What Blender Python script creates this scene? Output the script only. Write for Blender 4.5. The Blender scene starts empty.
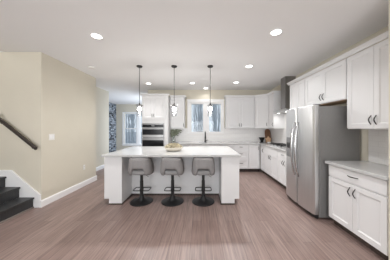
import bpy, bmesh, math, random
from mathutils import Vector, Matrix
random.seed(7)
SC = bpy.context.scene
COL = SC.collection
PI = math.pi

# ------------------------------------------------------------------ camera
cd = bpy.data.cameras.new('camera'); cam = bpy.data.objects.new('camera', cd); COL.objects.link(cam)
cam.location = (0, 0, 1.40); cam.rotation_euler = (PI / 2, 0, 0)
cd.sensor_width = 36.0; cd.lens = 166 / 390 * 36.0
cd.shift_x = -6 / 390; cd.shift_y = -2 / 390
cd.clip_start = 0.02; cd.clip_end = 300
SC.camera = cam

# ------------------------------------------------------------------ world (overcast daylight)
w = bpy.data.worlds.new('overcast_sky'); SC.world = w; w.use_nodes = True
bg = w.node_tree.nodes['Background']
bg.inputs['Color'].default_value = (0.62, 0.68, 0.75, 1); bg.inputs['Strength'].default_value = 1.0

# ------------------------------------------------------------------ view
SC.view_settings.view_transform = 'Standard'; SC.view_settings.look = 'None'
SC.view_settings.gamma = 1.0; SC.view_settings.use_curve_mapping = False
SC.view_settings.exposure = 0.18
SC.cycles.use_denoising = True
SC.cycles.max_bounces = 10; SC.cycles.diffuse_bounces = 6; SC.cycles.transparent_max_bounces = 12
SC.cycles.sample_clamp_indirect = 6.0

CAN_W, CAN_FRONT_W, PENDANT_W, REAR_FILL_W, STAIR_W, MORNING_FILL_W = 13.0, 9.5, 6.5, 120.0, 5.0, 66.0

def area(name, loc, rot, size, size_y, watts, color=(1, 1, 1), shape='RECTANGLE'):
    l = bpy.data.lights.new(name, 'AREA'); l.shape = shape; l.size = size
    if shape in ('RECTANGLE', 'ELLIPSE'): l.size_y = size_y
    l.energy = watts; l.color = color
    o = bpy.data.objects.new(name, l); COL.objects.link(o); o.location = loc; o.rotation_euler = rot
    return o
# added fill panels behind the camera, tilted up to brighten the ceiling
for sx in (-2.6, 0.2):
    area('rear_fill', (sx, -3.3, 1.5), (PI / 2 + .95, 0, 0), 2.0, 1.9, REAR_FILL_W, (0.98, 0.985, 1.0))
# daylight of the upper stair window, and an added fill at the morning room's unseen side
area('stair_window_daylight', (-4.70, 2.2, 3.25), (0, -PI / 2 * 0.8, 0), 0.25, 0.7, STAIR_W, (1, 0.97, 0.9))
area('morning_room_fill', (-1.93, 7.7, 1.2), (0, PI / 2, 0), 2.0, 1.8, MORNING_FILL_W, (0.80, 0.89, 1.0))

# ------------------------------------------------------------------ materials
def nodes(name):
    m = bpy.data.materials.new(name); m.use_nodes = True
    nt = m.node_tree; b = nt.nodes['Principled BSDF']
    return m, nt, b
def mat(name, col, rough=0.5, metal=0.0, noise=0.0, nscale=8.0, bump=0.0, bscale=60.0, stretch=None, spec=0.5, coat=0.0):
    m, nt, b = nodes(name)
    b.inputs['Base Color'].default_value = (*col, 1); b.inputs['Roughness'].default_value = rough
    b.inputs['Metallic'].default_value = metal; b.inputs['Specular IOR Level'].default_value = spec
    b.inputs['Coat Weight'].default_value = coat
    tc = nt.nodes.new('ShaderNodeTexCoord'); mp = nt.nodes.new('ShaderNodeMapping')
    nt.links.new(tc.outputs['Object'], mp.inputs['Vector'])
    if stretch: mp.inputs['Scale'].default_value = stretch
    if noise > 0:
        n = nt.nodes.new('ShaderNodeTexNoise'); n.inputs['Scale'].default_value = nscale; n.inputs['Detail'].default_value = 4
        nt.links.new(mp.outputs['Vector'], n.inputs['Vector'])
        r = nt.nodes.new('ShaderNodeValToRGB')
        r.color_ramp.elements[0].position = 0.3; r.color_ramp.elements[1].position = 0.7
        r.color_ramp.elements[0].color = (*[max(0, c * (1 - noise)) for c in col], 1)
        r.color_ramp.elements[1].color = (*[min(1, c * (1 + noise)) for c in col], 1)
        nt.links.new(n.outputs['Fac'], r.inputs['Fac']); nt.links.new(r.outputs['Color'], b.inputs['Base Color'])
    if bump > 0:
        n2 = nt.nodes.new('ShaderNodeTexNoise'); n2.inputs['Scale'].default_value = bscale; n2.inputs['Detail'].default_value = 3
        nt.links.new(mp.outputs['Vector'], n2.inputs['Vector'])
        bp = nt.nodes.new('ShaderNodeBump'); bp.inputs['Strength'].default_value = bump; bp.inputs['Distance'].default_value = 0.01
        nt.links.new(n2.outputs['Fac'], bp.inputs['Height']); nt.links.new(bp.outputs['Normal'], b.inputs['Normal'])
    return m
def emis(name, col, s):
    m, nt, b = nodes(name)
    b.inputs['Base Color'].default_value = (0.9, 0.9, 0.9, 1)
    b.inputs['Emission Color'].default_value = (*col, 1); b.inputs['Emission Strength'].default_value = s
    return m
def glass(name, tint=(1, 1, 1), gl=0.08, rough=0.02):
    m = bpy.data.materials.new(name); m.use_nodes = True; nt = m.node_tree
    nt.nodes.remove(nt.nodes['Principled BSDF']); out = nt.nodes['Material Output']
    t = nt.nodes.new('ShaderNodeBsdfTransparent'); t.inputs['Color'].default_value = (*tint, 1)
    g = nt.nodes.new('ShaderNodeBsdfGlossy'); g.inputs['Roughness'].default_value = rough
    x = nt.nodes.new('ShaderNodeMixShader'); x.inputs['Fac'].default_value = gl
    nt.links.new(t.outputs[0], x.inputs[1]); nt.links.new(g.outputs[0], x.inputs[2]); nt.links.new(x.outputs[0], out.inputs['Surface'])
    return m
def bricks(name, c1, c2, cm, bw, rh, mortar, rough, axes=('X', 'Z'), bias=0.0, noise=None, offset=0.5, bump=0.15, spec=0.5):
    """brick pattern in world metres on the plane given by axes"""
    m, nt, b = nodes(name)
    tc = nt.nodes.new('ShaderNodeTexCoord'); sp = nt.nodes.new('ShaderNodeSeparateXYZ'); cb = nt.nodes.new('ShaderNodeCombineXYZ')
    nt.links.new(tc.outputs['Object'], sp.inputs[0])
    nt.links.new(sp.outputs[axes[0]], cb.inputs['X']); nt.links.new(sp.outputs[axes[1]], cb.inputs['Y'])
    br = nt.nodes.new('ShaderNodeTexBrick')
    for k, v in (('Scale', 1.0), ('Mortar Size', mortar), ('Brick Width', bw), ('Row Height', rh), ('Bias', bias), ('Mortar Smooth', 0.1)):
        br.inputs[k].default_value = v
    br.offset = offset
    br.inputs['Color1'].default_value = (*c1, 1); br.inputs['Color2'].default_value = (*c2, 1); br.inputs['Mortar'].default_value = (*cm, 1)
    nt.links.new(cb.outputs[0], br.inputs['Vector'])
    last = br.outputs['Color']
    if noise:
        (scx, scy, amt) = noise
        mp = nt.nodes.new('ShaderNodeMapping'); mp.inputs['Scale'].default_value = (scx, scy, 1)
        nt.links.new(cb.outputs[0], mp.inputs['Vector'])
        n = nt.nodes.new('ShaderNodeTexNoise'); n.inputs['Scale'].default_value = 1.0; n.inputs['Detail'].default_value = 5
        nt.links.new(mp.outputs[0], n.inputs['Vector'])
        rr = nt.nodes.new('ShaderNodeMapRange'); rr.inputs['From Min'].default_value = 0.25; rr.inputs['From Max'].default_value = 0.75
        rr.inputs['To Min'].default_value = 1 - amt; rr.inputs['To Max'].default_value = 1 + amt
        nt.links.new(n.outputs['Fac'], rr.inputs['Value'])
        mx = nt.nodes.new('ShaderNodeVectorMath'); mx.operation = 'SCALE'
        nt.links.new(last, mx.inputs[0]); nt.links.new(rr.outputs[0], mx.inputs['Scale'])
        last = mx.outputs[0]
    nt.links.new(last, b.inputs['Base Color'])
    b.inputs['Roughness'].default_value = rough; b.inputs['Specular IOR Level'].default_value = spec
    bp = nt.nodes.new('ShaderNodeBump'); bp.inputs['Strength'].default_value = bump; bp.inputs['Distance'].default_value = 0.003; bp.invert = True
    nt.links.new(br.outputs['Fac'], bp.inputs['Height']); nt.links.new(bp.outputs[0], b.inputs['Normal'])
    return m

M = dict(
    wall=mat('beige_wall_paint', (0.64, 0.60, 0.505), 0.75, noise=0.02, nscale=2, bump=0.05, bscale=200),
    ceil=mat('white_ceiling_paint', (0.86, 0.86, 0.86), 0.85, bump=0.05, bscale=150),
    trim=mat('white_trim_paint', (0.86, 0.86, 0.86), 0.4, noise=0.01),
    cab=mat('white_cabinet_paint', (0.74, 0.74, 0.745), 0.38, noise=0.01, nscale=3),
    quartz=mat('white_quartz', (0.50, 0.50, 0.498), 0.14, noise=0.008, nscale=14),
    floor=bricks('brown_plank_floor', (0.222, 0.156, 0.139), (0.272, 0.198, 0.176), (0.13, 0.092, 0.082), 1.25, 0.125, 0.002, 0.36,
                 axes=('Y', 'X'), noise=(2.6, 42.0, 0.30), offset=0.37, bump=0.2, spec=0.3),
    subway=bricks('white_subway_tile', (0.84, 0.83, 0.82), (0.86, 0.85, 0.84), (0.79, 0.78, 0.775), 0.152, 0.076, 0.003, 0.2),
    subway_r=bricks('white_subway_tile_side', (0.84, 0.83, 0.82), (0.86, 0.85, 0.84), (0.79, 0.78, 0.775), 0.152, 0.076, 0.003, 0.2, axes=('Y', 'Z')),
    mosaic=bricks('dark_mosaic_tile', (0.010, 0.014, 0.022), (0.40, 0.45, 0.52), (0.10, 0.12, 0.15), 0.17, 0.085, 0.008, 0.25, axes=('Y', 'Z'), noise=(9, 18, 0.7)),
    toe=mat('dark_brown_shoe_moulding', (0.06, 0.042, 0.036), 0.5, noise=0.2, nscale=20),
    black=mat('matte_black_metal', (0.012, 0.012, 0.013), 0.4, 0.3),
    bronze=mat('dark_pull_metal', (0.05, 0.047, 0.045), 0.35, 0.8),
    steel=mat('brushed_stainless_steel', (0.66, 0.665, 0.67), 0.40, 1.0, noise=0.05, nscale=3, stretch=(40, 40, 0.4), bump=0.02, bscale=6),
    steel_h=mat('polished_steel_handle', (0.55, 0.55, 0.555), 0.24, 1.0),
    steel_d=mat('dark_stainless_steel', (0.30, 0.295, 0.29), 0.33, 1.0, noise=0.05, nscale=3, stretch=(30, 30, 0.4)),
    fside=mat('grey_refrigerator_side', (0.215, 0.21, 0.205), 0.45, 0.1, noise=0.03, nscale=40),
    ovenglass=mat('black_oven_glass', (0.008, 0.008, 0.009), 0.18, 0.0, spec=0.2),
    plastic=mat('black_plastic', (0.015, 0.015, 0.015), 0.45),
    grey_pl=mat('grey_plastic', (0.16, 0.16, 0.165), 0.4),
    fabric=mat('grey_upholstery', (0.262, 0.252, 0.252), 0.9, noise=0.08, nscale=70, bump=0.2, bscale=300),
    fabric_l=mat('grey_seat_upholstery', (0.30, 0.298, 0.30), 0.85, noise=0.06, nscale=70, bump=0.2, bscale=300),
    stair=mat('charcoal_stair_paint', (0.036, 0.037, 0.039), 0.4, noise=0.15, nscale=5, stretch=(1, 8, 1)),
    stairtrim=mat('grey_brown_shoe', (0.22, 0.19, 0.17), 0.5),
    rail=mat('dark_walnut_rail', (0.028, 0.019, 0.016), 0.4, noise=0.25, nscale=12, stretch=(1, 6, 6)),
    wood=mat('brown_board_wood', (0.20, 0.095, 0.05), 0.5, noise=0.3, nscale=10, stretch=(6, 6, 0.7)),
    woodl=mat('pale_wood', (0.56, 0.36, 0.22), 0.5, noise=0.15, nscale=14),
    ply=mat('raw_plywood', (0.50, 0.34, 0.22), 0.65, noise=0.15, nscale=6, stretch=(1, 8, 1)),
    ceramic=mat('cream_ceramic', (0.62, 0.58, 0.50), 0.55, noise=0.08, nscale=16),
    white_c=mat('white_ceramic', (0.82, 0.81, 0.79), 0.25),
    dried=mat('dried_petals', (0.50, 0.45, 0.33), 0.8, noise=0.45, nscale=26),
    leaf=mat('sage_leaf', (0.19, 0.21, 0.155), 0.6, noise=0.5, nscale=22),
    stem=mat('green_stem', (0.16, 0.19, 0.10), 0.6),
    glass=glass('window_glass', (0.97, 0.99, 1.0), 0.012),
    shade=glass('clear_shade_glass', (0.93, 0.94, 0.95), 0.12, 0.05),
    vase=glass('clear_vase_glass', (0.90, 0.92, 0.92), 0.12, 0.05),
    bulb=emis('glowing_bulb', (1.0, 0.95, 0.89), 25.0),
    lens=emis('glowing_can_lens', (1.0, 0.98, 0.95), 6.0),
    plate=mat('white_plate_plastic', (0.80, 0.79, 0.76), 0.4),
    slot=mat('shadow_slot', (0.10, 0.10, 0.10), 0.6),
    bark=mat('grey_bark', (0.52, 0.55, 0.58), 0.9, noise=0.35, nscale=9, stretch=(3, 3, 0.5)),  # bark paled so its colour carries the overexposed outdoor haze
    ground=mat('frosty_leaf_litter', (0.42, 0.45, 0.49), 0.95, noise=0.2, nscale=3),
)

# ------------------------------------------------------------------ mesh helpers
class MB:
    def __init__(s): s.bm = bmesh.new()
    def box(s, x0, x1, y0, y1, z0, z1):
        v = [s.bm.verts.new(p) for p in ((x0, y0, z0), (x1, y0, z0), (x1, y1, z0), (x0, y1, z0), (x0, y0, z1), (x1, y0, z1), (x1, y1, z1), (x0, y1, z1))]
        for f in ((0, 3, 2, 1), (4, 5, 6, 7), (0, 1, 5, 4), (1, 2, 6, 5), (2, 3, 7, 6), (3, 0, 4, 7)):
            s.bm.faces.new([v[i] for i in f])
        return s
    def prism(s, pts, z0, z1, axis='Z'):
        """closed outline extruded: axis Z (pts are x,y), X (pts are y,z) or Y (pts are x,z)"""
        def P(p, t): return {'Z': (p[0], p[1], t), 'X': (t, p[0], p[1]), 'Y': (p[0], t, p[1])}[axis]
        a = [s.bm.verts.new(P(p, z0)) for p in pts]; b = [s.bm.verts.new(P(p, z1)) for p in pts]
        n = len(pts)
        s.bm.faces.new(a[::-1]); s.bm.faces.new(b)
        for i in range(n): s.bm.faces.new((a[i], a[(i + 1) % n], b[(i + 1) % n], b[i]))
        return s
    def lathe(s, prof, c=(0, 0, 0), n=24, axis='Z', sx=1.0, sy=1.0):
        rings = []
        for r, z in prof:
            ring = []
            for i in range(n):
                a = 2 * PI * i / n
                p = (r * sx * math.cos(a), r * sy * math.sin(a), z)
                if axis == 'X': p = (p[2], p[0], p[1])
                if axis == 'Y': p = (p[0], p[2], p[1])
                ring.append(s.bm.verts.new((c[0] + p[0], c[1] + p[1], c[2] + p[2])))
            rings.append(ring)
        for A, B in zip(rings, rings[1:]):
            for i in range(n): s.bm.faces.new((A[i], A[(i + 1) % n], B[(i + 1) % n], B[i]))
        for ring, fl in ((rings[0], 1), (rings[-1], 0)):
            s.bm.faces.new(ring[::-1] if fl else ring)
        return s
    def tube(s, pts, r, n=8, closed=False):
        pts = [Vector(p) for p in pts]; N = len(pts); rings = []
        rr = r if isinstance(r, (list, tuple)) else [r] * N
        up = None
        for i, p in enumerate(pts):
            if closed: d = pts[(i + 1) % N] - pts[i - 1]
            else: d = pts[min(i + 1, N - 1)] - pts[max(i - 1, 0)]
            d.normalize()
            if up is None: up = Vector((0, 0, 1)) if abs(d.z) < 0.9 else Vector((1, 0, 0))
            a = (up - d * up.dot(d))
            if a.length < 1e-4: a = Vector((1, 0, 0)).cross(d)
            a.normalize(); b = d.cross(a); up = a
            rings.append([s.bm.verts.new(p + (a * math.cos(2 * PI * k / n) + b * math.sin(2 * PI * k / n)) * rr[i]) for k in range(n)])
        pairs = list(zip(rings, rings[1:])) + ([(rings[-1], rings[0])] if closed else [])
        for A, B in pairs:
            for k in range(n): s.bm.faces.new((A[k], A[(k + 1) % n], B[(k + 1) % n], B[k]))
        if not closed: s.bm.faces.new(rings[0][::-1]); s.bm.faces.new(rings[-1])
        return s
    def build(s, name, m, parent=None, bevel=0.0, smooth=False, loc=None, seg=2):
        bmesh.ops.recalc_face_normals(s.bm, faces=s.bm.faces)
        me = bpy.data.meshes.new(name); s.bm.to_mesh(me); s.bm.free()
        me.materials.append(m)
        if smooth:
            for p in me.polygons: p.use_smooth = True
        o = bpy.data.objects.new(name, me); COL.objects.link(o)
        if parent: o.parent = parent
        if loc: o.location = loc
        if bevel > 0:
            b = o.modifiers.new('edge', 'BEVEL'); b.width = bevel; b.segments = seg; b.limit_method = 'ANGLE'
        return o
def tag(o, label, cat, group=None, kind='thing'):
    o['label'] = label; o['category'] = cat; o['kind'] = kind
    if group: o['group'] = group
    return o
def empty(name, loc, rz=0.0, **k):
    o = bpy.data.objects.new(name, None); COL.objects.link(o); o.empty_display_size = 0.1
    o.location = loc; o.rotation_euler = (0, 0, rz)
    if k: tag(o, **k)
    return o
def struct(name, mb, m, bevel=0, parent=None):
    o = mb.build(name, m, parent, bevel)
    if not parent: o['kind'] = 'structure'
    return o
def copy_tree(o, parent=None):
    c = o.copy(); COL.objects.link(c)
    if parent: c.parent = parent
    for ch in list(o.children): copy_tree(ch, c)
    return c

# ================================================================== SETTING
H = 2.74; WX = 2.45; BY = 5.85      # ceiling height, right wall, kitchen back wall
LX = -2.82; RX = -3.40; SX = -4.80  # left wall, hall wall, morning-room wall
SY = 2.93; LY = 4.46; HY = 6.13; FY = 9.40
TX = -1.88                          # inner face of the morning room's right wall
struct('floor', MB().box(-4.9, 2.6, -3.5, FY + .1, -0.1, 0), M['floor'])
struct('ceiling', MB().box(-3.49, 2.6, -3.5, FY + .1, H, H + .12).box(-4.9, -3.492, SY, FY + .1, H, H + .12), M['ceil'])
struct('wall_left', MB().box(-4.9, LX, SY, LY, 0, H), M['wall'])
struct('wall_left_hall', MB().box(-4.9, RX, LY, HY, 0, H), M['wall'])
struct('wall_left_mosaic', MB().box(SX - .1, SX, HY, FY, 0, H), M['mosaic'])
# morning-room back wall with a window opening
wx0, wx1, wz0, wz1 = -4.36, -2.80, 0.47, 2.25
struct('wall_back_morning', MB().box(-4.9, wx0, FY, FY + .12, 0, H).box(wx1, TX + .12, FY, FY + .12, 0, H)
       .box(wx0, wx1, FY, FY + .12, 0, wz0).box(wx0, wx1, FY, FY + .12, wz1, H), M['wall'])
struct('wall_right_morning', MB().box(TX, TX + .12, BY, 6.6, 0, H).box(TX, TX + .12, 8.8, FY, 0, H).box(TX, TX + .12, 6.6, 8.8, 2.2, H), M['wall'])  # unseen side opening added to let light in
# kitchen back wall with the sink window opening
kx0, kx1, kz0, kz1 = -0.40, 0.72, 1.25, 2.31
struct('wall_back', MB().box(TX + .12, kx0, BY, BY + .14, 0, H).box(kx1, 2.6, BY, BY + .14, 0, H)
       .box(kx0, kx1, BY, BY + .14, 0, kz0).box(kx0, kx1, BY, BY + .14, kz1, H), M['wall'])
struct('wall_right', MB().box(WX, 2.6, 1.64, BY, 0, H), M['wall'])
struct('wall_right_front', MB().box(1.853, 2.6, -3.5, 1.64, 0, H), M['wall'])
# stairwell: open above, walls carry on to the upper floor
struct('wall_stairwell', MB().box(-4.9, -3.492, SY, SY + .1, H + .12, 5.0).box(-4.9, -4.8, -3.5, SY, 0, 5.0).box(-3.492, -3.40, 0.6, SY, H + .12, 5.0)
       .box(-4.8, -3.40, 0.5, 0.6, H + .12, 5.0), M['wall'])
struct('ceiling_stairwell', MB().box(-4.9, -3.4, .5, SY + .1, 5.0, 5.1), M['ceil'])
# baseboards
bbp = lambda y0, y1, x, s: MB().prism([(x, 0), (x + s * .016, 0), (x + s * .016, .105), (x + s * .008, .125), (x, .125)], y0, y1, 'Y')
struct('baseboard_left', bbp(SY - .016, LY, LX, 1), M['trim'])
struct('baseboard_left_hall', bbp(LY, HY, RX, 1), M['trim'])
struct('baseboard_left_hall_end', MB().box(RX, LX + .016, LY, LY + .016, 0, .125), M['trim'])
struct('baseboard_back_morning', MB().box(SX, TX, FY - .016, FY, 0, .125), M['trim'])
# backsplash tiles
struct('trim_backsplash_back', MB().box(-1.03, -0.485, BY - .010, BY, .914, 1.40).box(-.485, .809, BY - .010, BY, .914, 1.19).box(.809, WX - .01, BY - .010, BY, .914, 1.40), M['subway'])
struct('trim_backsplash_right', MB().box(WX - .010, WX, 3.44, BY, .914, 1.40).box(WX - .010, WX, 3.97, 4.85, 1.40, 1.85), M['subway_r'])
struct('trim_backsplash_side', MB().box(WX - .010, WX, 1.64, 2.42, .914, 1.40), M['subway_r'])

# windows -----------------------------------------------------------
win = struct('window_1', MB().box(-.479, kx0, BY - .022, BY, 1.196, 2.386).box(kx1, .803, BY - .022, BY, 1.196, 2.386)
             .box(kx0, kx1, BY - .022, BY, kz1, 2.386).box(kx0, kx1, BY - .022, BY, 1.196, kz0), M['trim'])
MB().box(-.50, .824, BY - .034, BY - .0222, 2.372, 2.405).build('head_cap', M['trim'], win)
MB().box(-.49, .814, BY - .048, BY - .0222, 1.205, 1.235).build('window_sill', M['trim'], win)
MB().box(.095, .225, BY + .01, BY + .09, kz0, kz1).build('mullion', M['trim'], win)
for a, b in ((kx0, .095), (.225, kx1)):
    t = .062
    s = MB().box(a, a + t, BY + .02, BY + .07, kz0, kz1).box(b - .022, b, BY + .02, BY + .07, kz0, kz1)
    s.box(a + t, b - .022, BY + .02, BY + .07, kz0, kz0 + .02).box(a + t, b - .022, BY + .02, BY + .07, kz1 - .06, kz1)
    so = s.build('sash', M['trim'], win)
    MB().box(a + t, b - .022, BY + .042, BY + .048, kz0 + .02, kz1 - .06).build('pane', M['glass'], so)
win2 = struct('window_2', MB().box(-4.445, wx0, FY - .022, FY, .39, 2.30).box(wx1, wx1 + .09, FY - .022, FY, .39, 2.30)
              .box(wx0, wx1, FY - .022, FY, wz1, 2.30).box(wx0, wx1, FY - .022, FY, .39, wz0), M['trim'])
MB().box(-4.47, wx1 + .11, FY - .06, FY - .0222, .45, .48).build('window_sill', M['trim'], win2)
MB().box(-3.63, -3.47, FY, FY + .09, wz0, wz1).build('mullion', M['trim'], win2)
for a, b in ((wx0, -3.63), (-3.47, wx1)):
    for z0, z1, yy in ((wz0, 1.39, FY + .03), (1.35, wz1, FY + .065)):
        s = MB().box(a, a + .055, yy, yy + .03, z0, z1).box(b - .055, b, yy, yy + .03, z0, z1)
        s.box(a + .055, b - .055, yy, yy + .03, z0, z0 + .05).box(a + .055, b - .055, yy, yy + .03, z1 - .05, z1)
        so = s.build('sash', M['trim'], win2)
        MB().box(a + .055, b - .055, yy + .012, yy + .017, z0 + .05, z1 - .05).build('pane', M['glass'], so)

# outdoors ----------------------------------------------------------
g = MB().box(-60, 60, FY + .4, 90, -1.0, -.8).box(TX + .3, 60, BY + .4, FY + .4, -1.0, -.8).build('ground', M['ground']); g['kind'] = 'structure'
def tree_mesh(seed):
    rnd = random.Random(seed); mb = MB()
    h = rnd.uniform(6, 7.5); lean = rnd.uniform(-.15, .15); n = 9
    pts = [(lean * (i / n) ** 2 + rnd.uniform(-.03, .03), rnd.uniform(-.03, .03), h * i / n) for i in range(n + 1)]
    r0 = rnd.uniform(.06, .11)
    mb.tube(pts, [r0 * (1 - .8 * i / n) for i in range(n + 1)], 7)
    for k in range(16):
        t = rnd.uniform(.15, .95); i = int(t * n); b = Vector(pts[i]).lerp(Vector(pts[min(i + 1, n)]), t * n - i)
        a = rnd.uniform(0, 2 * PI); L = rnd.uniform(.6, 1.1); d = Vector((math.cos(a) * .38, math.sin(a) * .38, 1)).normalized()
        p1 = b + d * L * .5; p2 = b + d * L + Vector((0, 0, .2 * L))
        mb.tube([b, p1, p2], [r0 * .30, r0 * .2, .008], 5)
        for q in range(3):
            dd = (d + Vector((rnd.uniform(-.3, .3), rnd.uniform(-.3, .3), rnd.uniform(.2, .6)))).normalized()
            s0 = b.lerp(p2, rnd.uniform(.35, .9)); mb.tube([s0, s0 + dd * L * .4], [.014, .004], 4)
    return mb
protos = []
TREE_LABEL = 'bare grey tree trunk in the winter woods outside the windows'
spots = []
def scatter(n, xr, yr):
    k = 0
    for _ in range(4000):
        p = (random.uniform(*xr), random.uniform(*yr))
        if all(math.hypot(p[0] - q[0], p[1] - q[1]) > 1.35 for q in spots):
            spots.append(p); k += 1
            if k >= n: break
scatter(40, (-2.4, 4.4), (11.5, 25)); scatter(36, (-13, -5.4), (13.0, 28))
for i, (x, y) in enumerate(spots):
    if i < 4:
        o = tree_mesh(i).build('bare_tree', M['bark']); tag(o, TREE_LABEL, 'tree', 'bare trees outside the windows'); protos.append(o)
    else:
        o = protos[i % 4].copy(); COL.objects.link(o)
    o.location = (x, y, -.82); o.rotation_euler = (0, 0, random.uniform(0, 6.28)); s = random.uniform(.85, 1.1); o.scale = (s, s, s)

# ================================================================== STAIRS
st = empty('staircase', (-3.0, 2.4, 0), label='charcoal painted stairs rising along the beige wall to a landing', cat='staircase')
RISE, NOSE = .183, [-2.925, -3.17, -3.415]
y0, y1 = 1.75, SY - .012
L = lambda x, y, z: (x + 3.0, y - 2.4, z)
for k in range(3):
    x1 = NOSE[k]; x0 = NOSE[k + 1] - .03 if k < 2 else -4.78; z = RISE * (k + 1)
    MB().box(x0 + 3 , x1 + 3, y0 - 2.4, y1 - 2.4, z - .032, z).build('tread', M['stair'], st, .006)
    MB().box(x1 - .045 + 3, x1 - .025 + 3, y0 - 2.4, y1 - 2.4, RISE * k, z - .033).build('riser', M['stair'], st)
MB().box(NOSE[0] - .0245 + 3, NOSE[0] - .008 + 3, y0 - 2.4, y1 - 2.4, 0, .02).build('shoe_moulding', M['stairtrim'], st)
sk = [(-2.822, 0), (-2.822, .19), (-2.86, .225), (-3.36, .625), (-4.78, .625), (-4.78, 0)]
sk = [(-2.838, 0), (-2.838, .20), (-3.345, .635), (-4.78, .635), (-4.78, 0)]
MB().prism([(x + 3, z) for x, z in sk], SY - .0115 - 2.4, SY - .001 - 2.4, 'Y').build('skirt_board', M['trim'], st)
MB().prism([(x + 3, z) for x, z in [(-2.838, .20), (-2.838, .235), (-3.335, .66), (-4.78, .66), (-4.78, .635), (-3.345, .635)]], SY - .022 - 2.4, SY - .001 - 2.4, 'Y').build('skirt_cap', M['trim'], st)
MB().box(-2.838 + 3, LX + 3 + .0, SY - .016 - 2.4, SY - .001 - 2.4, 0, .235).build('skirt_end', M['trim'], st)
hr = empty('handrail', (-3.1, SY, 1.2), label='dark wooden handrail on the beige wall above the stairs', cat='handrail')
a, b = Vector((-2.84, SY - .075, 1.055)), Vector((-3.49, SY - .075, 1.575)); o3 = Vector((-3.1, SY, 1.2))
d = (b - a).normalized(); nrm = Vector((-d.z, 0, d.x)) * -1
mb = MB()
prof = [(-.020, -.024), (.020, -.024), (.022, .002), (.015, .020), (-.015, .020), (-.022, .002)]
ra = [mb.bm.verts.new(a - o3 + Vector((0, p, 0)) + Vector((d.z * -1, 0, d.x)) * -q) for p, q in prof]
rb = [mb.bm.verts.new(b - o3 + Vector((0, p, 0)) + Vector((d.z * -1, 0, d.x)) * -q) for p, q in prof]
for i in range(6): mb.bm.faces.new((ra[i], ra[(i + 1) % 6], rb[(i + 1) % 6], rb[i]))
mb.bm.faces.new(ra); mb.bm.faces.new(rb)
mb.build('rail', M['rail'], hr)
for t in (.12, .95):
    p = a.lerp(b, t) - o3
    MB().tube([p + Vector((0, 0, -.03)), p + Vector((0, .02, -.07)), p + Vector((0, .066, -.075))], .008, 8).lathe([(.03, -.008), (.03, 0)], tuple(p + Vector((0, .074, -.075))), 16, 'Y').build('bracket', M['black'], hr, smooth=False)
MB().lathe([(.022, 0), (.025, .012), (.02, .05), (.008, .062)], tuple(b - o3 + Vector((0, 0, .018))), 14).build('end_knob', M['rail'], hr, smooth=True)

# wall plates
sw = empty('light_switch', (LX, 3.134, 1.23), label='white light switch plate on the beige wall beside the stairs', cat='light switch')
MB().box(0, .006, -.06, .06, -.058, .058).build('plate', M['plate'], sw, .003)
for dy in (-.025, .025): MB().box(.0062, .011, dy - .016, dy + .016, -.033, .033).build('rocker', M['trim'], sw, .002)
ot = empty('wall_outlet', (LX, 4.0, .455), label='white power outlet low on the beige wall near the hallway corner', cat='outlet')
MB().box(0, .006, -.035, .035, -.058, .058).build('plate', M['plate'], ot, .003)
for dz in (-.02, .02):
    s = MB().lathe([(.016, .0061), (.016, .009)], (0, 0, dz), 14, 'X').build('socket', M['plate'], ot)
    MB().box(.0091, .0096, -.007, -.004, dz - .005, dz + .005).box(.0091, .0096, .004, .007, dz - .005, dz + .005).build('slots', M['slot'], s)
sd = empty('smoke_detector', (-2.4, 3.65, H), label='small round white smoke detector on the ceiling above the hallway corner', cat='smoke detector')
MB().lathe([(.07, 0), (.07, -.012), (.062, -.03), (.03, -.036)], (0, 0, 0), 24).build('housing', M['plate'], sd, smooth=False)
MB().lathe([(.012, -.0362), (.010, -.039)], (0.02, 0, 0), 10).build('test_button', M['trim'], sd)

# recessed lights -----------------------------------------------------
cans = [(-1.52, 2.42, 'round recessed ceiling light nearest the stairs', CAN_FRONT_W), (1.05, 2.32, 'round recessed ceiling light in front of the tall refrigerator, close to the viewer', CAN_FRONT_W),
        (1.04, 3.60, 'round recessed ceiling light halfway between the refrigerator and the island', CAN_FRONT_W * .9), (-1.58, 5.0, 'round recessed ceiling light above the wall ovens', CAN_W),
        (-.26, 4.94, 'round recessed ceiling light behind the middle and right pendants', CAN_W), (1.03, 4.88, 'round recessed ceiling light in front of the cabinets right of the window', CAN_W),
        (.16, 5.58, 'small round recessed ceiling light directly above the sink window', 1.5)]
can0 = empty('recessed_light', (0, 0, H), label='x', cat='ceiling light', group='recessed ceiling lights')
rim = MB()
n = 28; vs = []
for r, z in ((.066, -.0005), (.088, -.0005), (.085, -.008), (.068, -.006)):
    vs.append([rim.bm.verts.new((r * math.cos(2 * PI * i / n), r * math.sin(2 * PI * i / n), z)) for i in range(n)])
for k in range(4):
    A, B = vs[k], vs[(k + 1) % 4]
    for i in range(n): rim.bm.faces.new((A[i], A[(i + 1) % n], B[(i + 1) % n], B[i]))
rim.build('trim_ring', M['trim'], can0)
MB().lathe([(.0655, -.0006), (.0655, -.003)], (0, 0, 0), 28).build('lens', M['lens'], can0)
for i, (x, y, lab, wt) in enumerate(cans):
    o = can0 if i == 0 else copy_tree(can0)
    o.location = (x, y, H); o['label'] = lab
    tilt = math.radians(32) if 4.5 < y < 5.3 else 0   # rear-row lamps tilted to throw the island shadow and spare the cabinets; fittings flush
    area('can_light', (x, y, H - .012 - .05 * (tilt > 0)), (-tilt, 0, 0), .12, .12, wt, (1.0, 0.992, 0.985), 'DISK').data.spread = math.radians(120 if tilt else 130)

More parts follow.
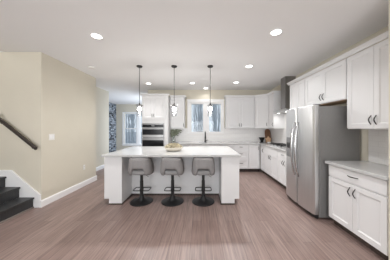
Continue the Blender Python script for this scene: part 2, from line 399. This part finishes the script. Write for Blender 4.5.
# ================================================================== CABINETS
def handle(parent, x, z, vertical=True, L=.115, m=None, y=0.0):
    pts = []
    for i in range(9):
        t = i / 8 - .5
        out = -.032 * (1 - abs(2 * t) ** 1.5) + .002
        pts.append((x, y + out, z + t * L) if vertical else (x + t * L, y + out, z))
    rr = [.0045 + .0025 * (1 - (2 * (i / 8 - .5)) ** 2) for i in range(9)]
    return MB().tube(pts, rr, 7).build('handle', m or M['bronze'], parent, smooth=True)
def door(parent, x0, x1, z0, z1, name='door', st=.06, y=0.0, th=.02, hx=None, hz=None, hv=True, hl=.115, flat=False):
    gx = .0018
    x0 += gx; x1 -= gx; z0 += gx; z1 -= gx
    mb = MB()
    if flat:
        mb.box(x0, x1, y, y + th, z0, z1)
    else:
        mb.box(x0, x0 + st, y, y + th, z0, z1).box(x1 - st, x1, y, y + th, z0, z1)
        mb.box(x0 + st, x1 - st, y, y + th, z0, z0 + st).box(x0 + st, x1 - st, y, y + th, z1 - st, z1)
        # recessed panel with a sloped inner edge
        i = .014; dp = .011
        o_ = [(x0 + st, z0 + st), (x1 - st, z0 + st), (x1 - st, z1 - st), (x0 + st, z1 - st)]
        n_ = [(x0 + st + i, z0 + st + i), (x1 - st - i, z0 + st + i), (x1 - st - i, z1 - st - i), (x0 + st + i, z1 - st - i)]
        vo = [mb.bm.verts.new((p[0], y + .003, p[1])) for p in o_]; vi = [mb.bm.verts.new((p[0], y + dp, p[1])) for p in n_]
        for k in range(4): mb.bm.faces.new((vo[k], vo[(k + 1) % 4], vi[(k + 1) % 4], vi[k]))
        mb.bm.faces.new(vi)
    o = mb.build(name, M['cab'], parent)
    if hx is not None: handle(o, hx, hz, hv, hl, y=y)
    return o
CROWN = [(.0, 0), (-.012, 0), (-.018, .018), (-.045, .043), (-.045, .056), (.0, .056)]
def crown(parent, x0, x1, z, d=None):
    mb = MB().prism([(p[0], z + p[1]) for p in CROWN] , x0, x1, 'X')
    return mb.build('crown_moulding', M['cab'], parent)
R90 = -PI / 2
def upper(loc, rz, wd, z0, z1, d, label, splits, hs, exp=(0, 0), rail=True):
    c = empty('upper_cabinet', (loc[0], loc[1], z0), rz, label=label, cat='cabinet', group='white wall cabinets')
    h = z1 - z0
    MB().box(0.001, wd - .001, .021, d - .001, 0, h).build('carcass', M['cab'], c)
    for i in range(len(splits) - 1):
        a, b = splits[i], splits[i + 1]
        hx = {'l': a + .032, 'r': b - .032, None: None}[hs[i]]
        door(c, a + (.008 if i == 0 else 0), b - (.008 if i == len(splits) - 2 else 0), .008, h - .01, hx=hx, hz=.115)
    crown(c, 0.001 - .045 * exp[0], wd - .001 + .045 * exp[1], h)
    if exp[0]: MB().box(-.045, 0, -.0, d - .002, h + .043, h + .056).box(-.02, 0, 0, d - .002, h, h + .043).build('crown_return', M['cab'], c)
    if exp[1]: MB().box(wd, wd + .045, -.0, d - .002, h + .043, h + .056).box(wd, wd + .02, 0, d - .002, h, h + .043).build('crown_return', M['cab'], c)
    return c
UZ0, UZ1 = 1.385, 2.425
upper((-1.03, 5.52), 0, .48, UZ0, UZ1, .33, 'narrow white wall cabinet between the oven tower and the window', [0, .48], ['r'], (0, 1))
upper((.83, 5.52), 0, .96, UZ0, UZ1, .33, 'white two-door wall cabinet right of the window', [0, .48, .96], ['r', 'l'], (1, 0))
upper((2.12, 5.235), R90, .385, UZ0, UZ1, .33, 'narrow white wall cabinet between the corner cabinet and the range hood', [0, .385], ['r'], (0, 1))
upper((2.12, 3.97), R90, .58, UZ0, UZ1, .33, 'white wall cabinet between the range hood and the refrigerator', [0, .29, .58], ['r', 'l'], (1, 0))
ofc = upper((2.12, 3.388), R90, .966, 1.825, UZ1, .33, 'short white two-door cabinet hung above the refrigerator', [0, .483, .966], ['r', 'l'])
MB().box(.002, .964, .024, .326, -.006, -.0005).build('underside_panel', M['ply'], ofc)
upper((2.12, 2.42), R90, .76, UZ0, UZ1, .33, 'tall white two-door wall cabinet right of the refrigerator', [0, .38, .76], ['r', 'l'])
# diagonal corner cabinet
cc = empty('upper_cabinet', (1.795, 5.52, UZ0), 0, label='white wall cabinet set diagonally in the kitchen corner', cat='cabinet', group='white wall cabinets')
hh = UZ1 - UZ0
dl = math.hypot(.325, .28); ang = -math.atan2(.28, .325)
inx, iny = math.sin(-ang) * .021, math.cos(ang) * .021
MB().prism([(0.002 , iny*1.1), (.002, .329), (WX - 1.795 - .002, .329), (WX - 1.795 - .002, -.282), (.325 + inx, -.282), ], 0, hh).build('carcass', M['cab'], cc)
dd = door(cc, .004, dl - .004, .008, hh - .01, hx=dl - .04, hz=.13); dd.rotation_euler = (0, 0, ang)
cr = crown(cc, .02, dl - .02, hh); cr.rotation_euler = (0, 0, ang)
# closing soffit plate of the corner cabinet
MB().prism([(0.002, 0.0), (.002, .329), (WX - 1.795 - .002, .329), (WX - 1.795 - .002, -.282), (.325, -.282)], hh + .001, hh + .052).build('crown_core', M['cab'], cc)

def base(loc, rz, wd, d, label, fronts, ztop=.874, name='base_cabinet', toe_x=(0, 0)):
    c = empty(name, (loc[0], loc[1], 0), rz, label=label, cat='cabinet', group='white base cabinets')
    MB().box(.001, wd - .001, .021, d - .001, .105, ztop).build('carcass', M['cab'], c)
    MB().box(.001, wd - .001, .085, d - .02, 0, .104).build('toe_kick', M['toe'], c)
    for f in fronts:
        kind, x0, x1, z0, z1, hx, hz = f[:7]
        if kind == 'door': door(c, x0, x1, z0, z1, 'door', hx=hx, hz=hz)
        else: door(c, x0, x1, z0, z1, 'drawer', hx=hx, hz=hz, hv=False, flat=(z1 - z0 < .2), hl=f[7] if len(f) > 7 else .115)
    return c
ZA, ZB, ZC = .112, .70, .866
BYF = 5.25   # front plane of the back run
dp = BY - BYF
base((-1.03, BYF), 0, .385, dp, 'white base cabinet beside the oven tower, behind the island', [('drawer', .005, .38, ZB, ZC, .19, .79), ('door', .005, .38, ZA, ZB, .34, .62)])
base((-.643, BYF), 0, .32, dp, 'narrow white base cabinet left of the sink, behind the island', [('drawer', .005, .315, ZB, ZC, .16, .83, .2), ('door', .005, .315, ZA, ZB, .28, .62)])
base((-.32, BYF), 0, .92, dp, 'white sink base cabinet under the window', [('drawer', .005, .915, ZB, ZC, None, None), ('door', .005, .46, ZA, ZB, .42, .62), ('door', .46, .915, ZA, ZB, .50, .62)], ztop=.66)
base((.602, BYF), 0, .438, dp, 'white base cabinet with a top drawer, between sink and drawer stack', [('drawer', .005, .433, ZB, ZC, .22, .81), ('door', .005, .433, ZA, ZB, .04, .62)])
base((1.042, BYF), 0, .458, dp, 'white stack of three drawers on the back run, nearest the corner', [('drawer', .005, .453, ZB, ZC, .23, .80), ('drawer', .005, .453, .42, ZB, .23, .585), ('drawer', .005, .453, ZA, .42, .23, .285)])
base((1.502, BYF), 0, .366, dp, 'white one-door cabinet at the end of the back run, in the inner corner', [('door', .005, .345, ZA, ZC, .315, .76)])
BXF = 1.87
dr = WX - BXF
base((BXF, BYF - .002), R90, .30, dr, 'narrow white base cabinet on the side run beside the inner corner', [('door', .03, .298, ZA, ZC, .25, .72)])
base((BXF, 4.946), R90, .894, dr, 'wide white base cabinet under the gas cooktop', [('drawer', .005, .889, ZB, ZC, None, None), ('door', .005, .447, ZA, ZB, .40, .60), ('door', .447, .889, ZA, ZB, .494, .60)])
base((BXF, 4.05), R90, .655, dr, 'white base cabinet with a top drawer between the cooktop and refrigerator', [('drawer', .005, .65, ZB, ZC, .25, .785), ('door', .005, .30, ZA, ZB, .26, .60), ('door', .30, .65, ZA, ZB, .34, .60)])
base((BXF, 2.444), R90, .789, dr, 'white two-door base cabinet with drawer, right of the refrigerator', [('drawer', .012, .777, .715, ZC, .395, .795, .15), ('door', .012, .395, ZA, .70, .36, .60), ('door', .395, .777, ZA, .70, .43, .60)])

# oven tower
tw = empty('oven_cabinet', (-1.873, BYF, 0), 0, label='tall white cabinet tower holding the double ovens', cat='cabinet')
TWW = .833; F_ = .0
mb = MB().box(0, .014, .021, dp - .002, .105, 2.425).box(TWW - .13, TWW, .021, dp - .002, .105, 2.425).box(.014, TWW - .13, .021, dp - .002, 1.56, 2.425).box(.014, TWW - .13, .021, dp - .002, .105, .70).box(.014, TWW - .13, dp - .03, dp - .002, .70, 1.56)
mb.build('carcass', M['cab'], tw)
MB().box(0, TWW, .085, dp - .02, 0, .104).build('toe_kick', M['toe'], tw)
door(tw, .004, .354, 1.70, 2.41, hx=.324, hz=1.80); door(tw, .354, .704, 1.70, 2.41, hx=.384, hz=1.80)
MB().box(.706, TWW, .001, .0205, .105, 2.425).build('filler_strip', M['cab'], tw)
door(tw, .004, .704, ZA, .66, 'drawer', hx=.354, hz=.55, hv=False)
crown(tw, -.045, TWW + .045, 2.425)
MB().box(-.045, 0, 0, dp - .002, 2.468, 2.481).box(-.02, 0, 0, dp - .002, 2.425, 2.468).build('crown_return', M['cab'], tw)
ov = empty('double_oven', (-1.873 + .016, BYF - .005, .704), 0, label='stainless and black glass double wall oven in the white tower', cat='oven')
OW = TWW - .148
Z = lambda z: z - .704
MB().box(.012, OW - .012, .03, .50, Z(.72), Z(1.545)).build('body', M['grey_pl'], ov)
cp = MB().box(0, OW, -.012, .029, Z(1.42), Z(1.55)).build('control_panel', M['steel_d'], ov, .003)
MB().box(.008, OW - .008, -.0145, -.0122, Z(1.425), Z(1.512)).build('control_glass', M['ovenglass'], cp)
MB().box(OW * .43, OW * .57, -.0155, -.0147, Z(1.45), Z(1.49)).build('display', M['grey_pl'], cp)
for z0, z1, g0, g1, hz in ((1.10, 1.415, 1.185, 1.362, 1.392), (.72, 1.085, .79, 1.02, 1.055)):
    dr_ = MB().box(0, OW, -.018, .029, Z(z0), Z(z1)).build('oven_door', M['steel_d'], ov, .003)
    MB().box(.012, OW - .012, -.0205, -.0182, Z(g0), Z(g1)).build('oven_window', M['ovenglass'], dr_)
    MB().tube([(.05, -.018, Z(hz)), (.05, -.06, Z(hz)), (OW - .05, -.06, Z(hz)), (OW - .05, -.018, Z(hz))], .007, 8).build('handle', M['steel_d'], dr_)

# ================================================================== WORKTOPS
CX = 1.842; CY = 5.22
pts = [(-1.036, CY), (CX, CY), (CX, 3.392), (WX - .011, 3.392), (WX - .011, BY - .011), (-1.036, BY - .011)]
wt = MB().prism(pts, .876, .914).build('worktop', M['quartz'], None, .004)
tag(wt, 'white quartz worktop running in an L along the back and right walls', 'worktop')
wt2 = MB().box(CX, WX - .011, 1.645, 2.472, .876, .914).build('worktop', M['quartz'], None, .004)
tag(wt2, 'short white quartz worktop right of the refrigerator', 'worktop')

# sink faucet
fc = empty('kitchen_faucet', (.145, 5.70, .914), 0, label='matte black gooseneck faucet in front of the window', cat='faucet')
MB().lathe([(.034, 0), (.034, .006), (.03, .012), (.028, .06), (.018, .068)], n=16).build('base', M['black'], fc, smooth=True)
gp = [(0, 0, .06), (0, 0, .26)] + [(0, -.085 + .085 * math.cos(a), .26 + .095 * math.sin(a)) for a in [PI * k / 8 for k in range(1, 9)]] + [(0, -.17, .20)]
MB().tube(gp, .017, 10).build('spout', M['black'], fc, smooth=True)
MB().lathe([(.018, 0), (.026, .01), (.026, .11), (.018, .12)], (0, -.17, .10), 14).build('spray_head', M['black'], fc, smooth=True)
MB().tube([(.018, 0, .04), (.045, 0, .045), (.075, -.01, .085)], [.014, .010, .009], 8).build('lever', M['black'], fc, smooth=True)

# ================================================================== ISLAND
IX0, IX1, IY0, IY1 = -1.77, .70, 3.04, 4.36
PX0, PX1, PY = -1.45, .375, 3.47
isl = empty('kitchen_island', (-.535, 3.7, 0), 0, label='large white kitchen island base behind the bar stools', cat='island')
ox, oy = -.535, 3.7
def IB(x0, x1, y0, y1, z0, z1): return (x0 - ox, x1 - ox, y0 - oy, y1 - oy, z0, z1)
MB().box(*IB(PX0 + .001, PX1 - .001, PY, IY1, .0, .874)).build('back_panel', M['cab'], isl)
for sgn, a, b in ((-1, IX0, PX0), (1, PX1, IX1)):
    t0, t1 = (a + .085, b) if sgn < 0 else (a, b - .085)
    MB().box(*IB(a, b, IY0, IY1, .105, .874)).box(*IB(t0, t1, IY0, IY1, 0, .105)).build('end_column', M['cab'], isl)
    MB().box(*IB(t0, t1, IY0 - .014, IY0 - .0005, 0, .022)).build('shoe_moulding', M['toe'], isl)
    e = b if sgn < 0 else a
    s0, s1 = (e + .0005, e + .014) if sgn < 0 else (e - .014, e - .0005)
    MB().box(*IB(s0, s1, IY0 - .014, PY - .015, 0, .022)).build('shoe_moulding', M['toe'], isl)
    k0, k1 = (t0 - .012, t0 - .0005) if sgn < 0 else (t1 + .0005, t1 + .012)
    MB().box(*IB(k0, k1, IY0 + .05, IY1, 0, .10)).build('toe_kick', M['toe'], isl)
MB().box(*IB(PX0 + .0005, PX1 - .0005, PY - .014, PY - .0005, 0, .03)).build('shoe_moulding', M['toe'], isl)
it = MB().box(-1.80, .725, 2.985, 4.41, .876, .914).build('island_worktop', M['quartz'], None, .004)
tag(it, 'long white quartz slab on top of the kitchen island', 'worktop')

# ================================================================== BAR STOOLS
def sq(a, p): return math.copysign(abs(a) ** p, a)
def make_stool():
    root = empty('bar_stool', (0, 0, 0), label='x', cat='bar stool', group='grey bar stools at the island')
    MB().lathe([(.205, 0), (.213, .004), (.213, .010), (.19, .016), (.13, .028), (.08, .044), (.052, .066), (.040, .10), (.036, .13)], n=36).build('base', M['black'], root, smooth=True)
    MB().lathe([(.031, .131), (.031, .40), (.027, .405), (.027, .53)], n=18).build('gas_column', M['plastic'], root, smooth=False)
    fp = []
    hw, ya, yb, rc, zf = .150, -.055, .125, .035, .225
    for cx, cy, a0 in ((hw - rc, ya + rc, -90), (hw - rc, yb - rc, 0), (-hw + rc, yb - rc, 90), (-hw + rc, ya + rc, 180)):
        for k in range(5): a = math.radians(a0 + 22.5 * k); fp.append((cx + rc * math.cos(a), cy + rc * math.sin(a), zf))
    fr = MB().tube(fp, .0085, 8, closed=True).lathe([(.036, zf - .022), (.036, zf + .022)], n=18).tube([(0, -.03, zf), (0, ya, zf)], .0085, 8).tube([(0, .03, zf), (0, yb, zf)], .0085, 8)
    fr.build('footrest', M['black'], root)
    MB().tube([(.02, 0, .52), (.09, -.02, .515), (.125, -.035, .49), (.15, -.05, .485)], .005, 7).build('height_lever', M['steel_d'], root, smooth=True)
    MB().box(-.09, .09, -.09, .09, .527, .545).build('mounting_plate', M['black'], root)
    # seat pad: a soft squarish cushion
    mb = MB(); rings = []; n = 32
    for r, z in ((.10, .546), (.165, .548), (.188, .565), (.192, .59), (.186, .618), (.165, .633), (.10, .640)):
        rings.append([mb.bm.verts.new((r * sq(math.cos(2 * PI * i / n), .75), r * sq(math.sin(2 * PI * i / n), .75), z)) for i in range(n)])
    for A, B in zip(rings, rings[1:]):
        for i in range(n): mb.bm.faces.new((A[i], A[(i + 1) % n], B[(i + 1) % n], B[i]))
    mb.bm.faces.new(rings[0][::-1]); mb.bm.faces.new(rings[-1])
    mb.build('seat', M['fabric_l'], root, smooth=True)
    # wrap-around low backrest with a cut-out at the lower middle
    mb = MB(); NU, NV = 48, 8; A0 = math.radians(128)
    outer, inner = [], []
    for i in range(NU + 1):
        u = -1 + 2 * i / NU; th = u * A0; au = abs(th)
        k = min(1, max(0, (au - math.radians(23)) / math.radians(12))); k = k * k * (3 - 2 * k)
        zlo = .665 + (.542 - .665) * k
        f = min(1, max(0, (au - math.radians(75)) / math.radians(53))); f = f * f * (3 - 2 * f)
        zhi = .862 - .20 * f
        e = min(1, (1 - abs(u)) / .06); zm = (zlo + zhi) / 2
        zlo = zm + (zlo - zm) * (.35 + .65 * math.sqrt(e)); zhi = zm + (zhi - zm) * (.35 + .65 * math.sqrt(e))
        oc, ic = [], []
        for j in range(NV + 1):
            v = j / NV; z = zlo + (zhi - zlo) * v
            t = (z - .553) / .31
            ro = .224 - .012 * t - .018 * t * t
            edge = min(1, min(v, 1 - v) / .14); thk = .020 + .026 * math.sqrt(edge)
            mid = ro - .023
            for lst, rr in ((oc, mid + thk / 2), (ic, mid - thk / 2)):
                x = rr * sq(math.sin(th), .80); y = -rr * sq(math.cos(th), .80) - .035 * t
                lst.append(mb.bm.verts.new((x, y, z)))
        outer.append(oc); inner.append(ic)
    for i in range(NU):
        for j in range(NV):
            mb.bm.faces.new((outer[i][j], outer[i + 1][j], outer[i + 1][j + 1], outer[i][j + 1]))
            mb.bm.faces.new((inner[i][j], inner[i][j + 1], inner[i + 1][j + 1], inner[i + 1][j]))
        mb.bm.faces.new((outer[i][0], inner[i][0], inner[i + 1][0], outer[i + 1][0]))
        mb.bm.faces.new((outer[i][NV], outer[i + 1][NV], inner[i + 1][NV], inner[i][NV]))
    for i in (0, NU):
        for j in range(NV): mb.bm.faces.new((outer[i][j], outer[i][j + 1], inner[i][j + 1], inner[i][j]))
    mb.build('backrest', M['fabric'], root, smooth=True)
    return root
stool0 = make_stool()
for i, (x, lab) in enumerate(((-1.13, 'grey low-backed bar stool at the end of the island nearest the stairs'), (-.541, 'grey low-backed bar stool in the middle of the row of three'), (.044, 'grey low-backed bar stool at the end of the island nearest the refrigerator'))):
    o = stool0 if i == 0 else copy_tree(stool0)
    o.location = (x, 3.16, 0); o['label'] = lab

# ================================================================== PENDANTS
def make_pendant():
    root = empty('pendant_light', (0, 0, H), label='x', cat='pendant light', group='glass pendants over the island')
    MB().lathe([(.062, -.0005), (.062, -.012), (.055, -.024), (.012, -.026)], n=24).build('canopy', M['bronze'], root)
    MB().lathe([(.0055, -.0262), (.0055, -.80)], n=8).build('rod', M['bronze'], root)
    MB().lathe([(.010, -.80), (.013, -.815), (.018, -.833), (.068, -.845), (.074, -.852), (.05, -.856), (.02, -.856)], n=24).build('cap', M['bronze'], root)
    mb = MB(); n = 24; R_ = []
    for r, z in ((.050, -.857), (.054, -.90), (.057, -.98), (.058, -1.09), (.0565, -1.09), (.0555, -.98), (.0525, -.90), (.0485, -.857)):
        R_.append([mb.bm.verts.new((r * math.cos(2 * PI * i / n), r * math.sin(2 * PI * i / n), z)) for i in range(n)])
    for A, B in zip(R_, R_[1:]):
        for i in range(n): mb.bm.faces.new((A[i], A[(i + 1) % n], B[(i + 1) % n], B[i]))
    mb.build('glass_shade', M['shade'], root, smooth=True)
    MB().lathe([(.018, -.857), (.018, -.885)], n=14).build('socket', M['bronze'], root)
    MB().lathe([(.014, -.886), (.030, -.893), (.041, -.915), (.041, -.938), (.028, -.962), (.008, -.97)], n=16).build('bulb', M['bulb'], root, smooth=True)
    return root
p0 = make_pendant()
for i, (x, lab) in enumerate(((-1.33, 'clear glass pendant on a black rod, in front of the oven tower'), (-.58, 'clear glass pendant on a black rod, middle of the three over the island'), (.20, 'clear glass pendant on a black rod, hanging in front of the sink window'))):
    o = p0 if i == 0 else copy_tree(p0)
    o.location = (x, 3.59, H); o['label'] = lab
    l = bpy.data.lights.new('pendant_glow', 'POINT'); l.energy = PENDANT_W; l.color = (1.0, .95, .88); l.shadow_soft_size = .035
    lo = bpy.data.objects.new('pendant_glow', l); COL.objects.link(lo); lo.location = (x, 3.59, H - 1.045)

# ================================================================== REFRIGERATOR
fr = empty('refrigerator', (2.1, 2.98, 0), 0, label='stainless steel side-by-side refrigerator with grey sides', cat='refrigerator')
fx, fy = 2.1, 2.98
FY0, FY1 = 2.525, 3.382; SPL = 2.93
FR = lambda x0, x1, y0, y1, z0, z1: (x0 - fx, x1 - fx, y0 - fy, y1 - fy, z0, z1)
MB().box(*FR(1.80, WX - .03, FY0, FY1, .035, 1.735)).build('body', M['fside'], fr, .006)
def front_x(y):
    t = (y - (FY0 + FY1) / 2) / ((FY1 - FY0) / 2)
    return 1.690 + .035 * t * t
def fdoor(name, ya, yb):
    n = 12; pts = [(1.793 - fx, ya - fy)] + [(front_x(ya + (yb - ya) * k / n) + (.012 if k in (0, n) else 0) - fx, ya + (yb - ya) * k / n - fy) for k in range(n + 1)] + [(1.793 - fx, yb - fy)]
    return MB().prism(pts, .075, 1.755).build(name, M['steel'], fr, .004)
dR = fdoor('refrigerator_door', FY0 + .002, SPL - .008); dL = fdoor('freezer_door', SPL + .008, FY1 - .002)
for par, yy in ((dR, SPL - .055), (dL, SPL + .055)):
    fxx = front_x(yy)
    pts = []; rr = []
    for k in range(17):
        t = k / 16; z = .56 + .94 * t; s = math.sin(PI * t)
        pts.append((fxx - fx - .066 * s ** .7, yy - fy, z)); rr.append(.012 + .010 * s)
    MB().tube(pts, rr, 10).build('handle', M['steel_h'], par, smooth=True)
MB().box(*FR(1.785, 1.7995, SPL - .03, SPL + .03, .08, 1.73)).build('seam_shade_strip', M['plastic'], fr)  # dark strip added behind the gap to paint the seam's shade
dy0, dy1 = 3.15, 3.325
dpn = MB().prism([(front_x(dy0) - .006 - fx, dy0 - fy), (front_x(dy1) - .006 - fx, dy1 - fy), (front_x(dy1) + .01 - fx, dy1 - fy), (front_x(dy0) + .01 - fx, dy0 - fy)], .85, 1.22).build('dispenser', M['grey_pl'], dL, .003)
MB().prism([(front_x(dy0) - .009 - fx, dy0 + .015 - fy), (front_x(dy1) - .009 - fx, dy1 - .015 - fy), (front_x(dy1) - .004 - fx, dy1 - .015 - fy), (front_x(dy0) - .004 - fx, dy0 + .015 - fy)], 1.02, 1.12).build('dispenser_recess', M['ovenglass'], dpn)
MB().box(*FR(1.75, 1.799, FY0 + .02, FY1 - .02, .02, .07)).build('toe_grille', M['plastic'], fr)
for yy in (FY0 + .06, FY1 - .06):
    MB().box(*FR(1.745, 1.85, yy - .02, yy + .02, 1.757, 1.772)).build('hinge_cover', M['grey_pl'], fr, .004)
    MB().lathe([(.022, 0), (.022, .02), (.012, .035)], (1.80 - fx, yy - fy, 0), 12).build('foot', M['plastic'], fr)
    MB().lathe([(.022, 0), (.022, .02), (.012, .035)], (2.36 - fx, yy - fy, 0), 12).build('foot', M['plastic'], fr)

# ================================================================== HOOD + COOKTOP
hd = empty('range_hood', (2.28, 4.41, 1.80), 0, label='stainless chimney range hood above the cooktop', cat='range hood')
HX, HY_, HZ = 2.28, 4.41, 1.80
MB().box(2.175 - HX, WX - .002 - HX, 4.29 - HY_, 4.53 - HY_, 1.90 - HZ, H - .002 - HZ).build('chimney', M['steel_d'], hd, .002)
mb = MB()
lo = [(2.09, 3.985), (WX - .012, 3.985), (WX - .012, 4.835), (2.09, 4.835)]; hi = [(2.16, 4.24), (WX - .012, 4.24), (WX - .012, 4.58), (2.16, 4.58)]
v = [[mb.bm.verts.new((x - HX, y - HY_, z - HZ)) for x, y in q] for q, z in ((lo, 1.815), (lo, 1.838), (hi, 1.899))]
mb.bm.faces.new(v[0][::-1]); mb.bm.faces.new(v[2])
for A, B in zip(v, v[1:]):
    for i in range(4): mb.bm.faces.new((A[i], A[(i + 1) % 4], B[(i + 1) % 4], B[i]))
mb.build('hood_canopy', M['steel'], hd)
MB().box(2.10 - HX, 2.40 - HX, 4.05 - HY_, 4.77 - HY_, 1.809 - HZ, 1.8145 - HZ).build('grease_filter', M['steel_d'], hd)
for yy in (4.2, 4.62):  # added lamps under the canopy to brighten the back corner
    MB().lathe([(.03, 0), (.03, .004)], (2.16 - HX, yy - HY_, 1.8045 - HZ), 16).build('hood_fill_disc', M['lens'], hd)
    area('hood_fill_light', (2.16, yy, 1.802), (0, 0, 0), .05, .05, 1.0, (1, .98, .955), 'DISK')
ck = empty('gas_cooktop', (2.14, 4.45, .914), 0, label='black gas cooktop set in the worktop below the range hood', cat='cooktop')
MB().box(-.20, .24, -.35, .33, .0005, .012).build('cooktop_plate', M['steel'], ck, .004)
for by in (-.22, 0, .22):
    gm = MB()
    for q in (-.10, 0, .10): gm.box(-.16, .21, by + q - .006, by + q + .006, .040, .052)
    for q in (-.15, -.06, .03, .12, .20): gm.box(q - .006, q + .006, by - .105, by + .105, .038, .050)
    for q1 in (-.15, .20):
        for q2 in (-.10, .10): gm.box(q1 - .008, q1 + .008, by + q2 - .008, by + q2 + .008, .0122, .038)
    gm.build('grate', M['black'], ck)
    for bx in (-.07, .12): MB().lathe([(.045, .0122), (.045, .022), (.03, .03), (.01, .031)], (bx, by, 0), 16).build('burner', M['grey_pl'], ck)
for k in range(5): MB().lathe([(.016, .0122), (.015, .03), (.005, .031)], (-.182, -.2 + .1 * k, 0), 12).build('knob', M['steel'], ck)

# ================================================================== SMALL THINGS
# paddle board leaning in the corner
cb = empty('cutting_board', (2.32, 5.70, .915), 0, label='tall dark brown wooden cutting board leaning in the worktop corner', cat='cutting board')
pts = [(-.10, 0), (.10, 0), (.10, .33), (.09, .40), (.055, .445), (.0, .46), (-.055, .445), (-.09, .40), (-.10, .33)]
b_ = MB().prism(pts, -.010, .010, 'Y').build('board', M['wood'], cb, .003); b_.rotation_euler = (-.22, 0, 0); b_.location = (0, .01, .003)
sb = empty('wooden_stand', (2.235, 5.50, .915), 0, label='small pale wooden star-shaped trivet standing in front of the brown cutting board', cat='trivet')
star = []
for k in range(10):
    a = PI / 2 + k * PI / 5; r = .125 if k % 2 == 0 else .066
    star.append((r * math.cos(a), .102 + r * math.sin(a)))
o = MB().prism(star, -.009, .009, 'Y').build('board', M['woodl'], sb, .002); o.rotation_euler = (-.12, 0, 0); o.location = (0, 0, .002)
pb = MB().lathe([(.04, 0), (.045, .008), (.05, .06), (.085, .13), (.10, .165), (.094, .165), (.078, .13), (.04, .06), (.01, .05)], (0, 0, 0), 24).build('flared_bowl', M['black'], None, smooth=False)
pb.location = (2.06, 5.62, .915); tag(pb, 'black flared bowl beside the wooden boards in the worktop corner', 'bowl')
wd = MB().lathe([(.03, 0), (.05, .01), (.06, .035), (.055, .035), (.04, .012), (.005, .008)], (0, 0, 0), 20).build('small_dish', M['white_c'], None, smooth=False)
wd.location = (2.20, 5.36, .915); tag(wd, 'small white dish in front of the pale wooden star trivet', 'dish')

# greenery in a glass vase on the back worktop
VX, VY = -.895, 5.47
vs_ = empty('glass_vase', (VX, VY, .915), 0, label='clear glass vase of greenery on the worktop below the narrow wall cabinet', cat='vase')
MB().lathe([(.03, 0), (.055, .006), (.06, .08), (.042, .17), (.026, .22), (.032, .25), (.029, .25), (.023, .22), (.038, .17), (.055, .08), (.05, .012), (.005, .01)], n=20).build('vessel', M['vase'], vs_, smooth=True)
pl = empty('greenery_sprig', (VX, VY, .93), 0, label='fan of sage green leaves standing in the clear glass vase', cat='plant')
sm, lm = MB(), MB(); rnd = random.Random(3)
for k in range(20):
    a = -.80 + 1.60 * k / 19 + rnd.uniform(-.05, .05); dyy = rnd.uniform(-.22, .22)
    L_ = rnd.uniform(.30, .40); st0 = Vector((a * .012, 0, .17)); dirv = Vector((math.sin(a), dyy * .6, math.cos(a) * 1.0)).normalized()
    end = st0 + dirv * L_
    while end.z > .43 or end.x < -.115: end = st0.lerp(end, .94)
    sm.tube([(a * -.02, 0, .015), st0, end], .0025, 5)
    for q in range(9):
        p = st0.lerp(end, .16 + .84 * q / 8)
        side = Vector((dirv.z, rnd.uniform(-.6, .6), -dirv.x)).normalized() * (1 if q % 2 else -1)
        ld = (side * .8 + dirv * .7).normalized(); wv = ld.cross(Vector((rnd.uniform(-.3, .3), -1, rnd.uniform(-.3, .3)))).normalized()
        ll, ww = rnd.uniform(.06, .09), rnd.uniform(.018, .026); nn = ld.cross(wv) * .006
        vv = [p, p + ld * ll * .45 + wv * ww, p + ld * ll, p + ld * ll * .45 - wv * ww, p + ld * ll * .45 + nn]
        if any(x.x < -.13 or x.z > .445 for x in vv): continue
        vv = [lm.bm.verts.new(x) for x in vv]
        for i_ in range(4): lm.bm.faces.new((vv[i_], vv[(i_ + 1) % 4], vv[4]))
sm.build('stems', M['stem'], pl); lm.build('leaves', M['leaf'], pl)

# bowl with dried flowers on the island
BX_, BY_ = -.585, 3.55
bw = MB().lathe([(.10, 0), (.15, .010), (.185, .045), (.196, .08), (.188, .08), (.176, .048), (.14, .02), (.01, .016)], n=32).build('shallow_bowl', M['ceramic'], None, smooth=True)
bw.location = (BX_, BY_, .915); tag(bw, 'shallow cream bowl on the island worktop', 'bowl')
fm = MB(); rnd = random.Random(5)
for k in range(330):
    a = rnd.uniform(0, 2 * PI); r = .186 * math.sqrt(rnd.random()); c = Vector((r * math.cos(a), r * math.sin(a), .075 + .075 * (1 - (r / .19) ** 3) * rnd.uniform(.4, 1.1)))
    s = rnd.uniform(.014, .024)
    n_ = Vector((rnd.uniform(-1, 1), rnd.uniform(-1, 1), rnd.uniform(.3, 1))).normalized(); t1 = n_.orthogonal().normalized(); t2 = n_.cross(t1)
    ctr = fm.bm.verts.new(c - n_ * s * .4); ring = [fm.bm.verts.new(c + (t1 * math.cos(2 * PI * q / 6) + t2 * math.sin(2 * PI * q / 6)) * s * (1 if q % 2 else .7)) for q in range(6)]
    for q in range(6): fm.bm.faces.new((ctr, ring[q], ring[(q + 1) % 6]))
fo = fm.build('dried_flowers', M['dried'], None); fo.location = (BX_, BY_, .917)
tag(fo, 'mound of dried beige and olive petals filling the cream bowl', 'dried flowers', kind='stuff')
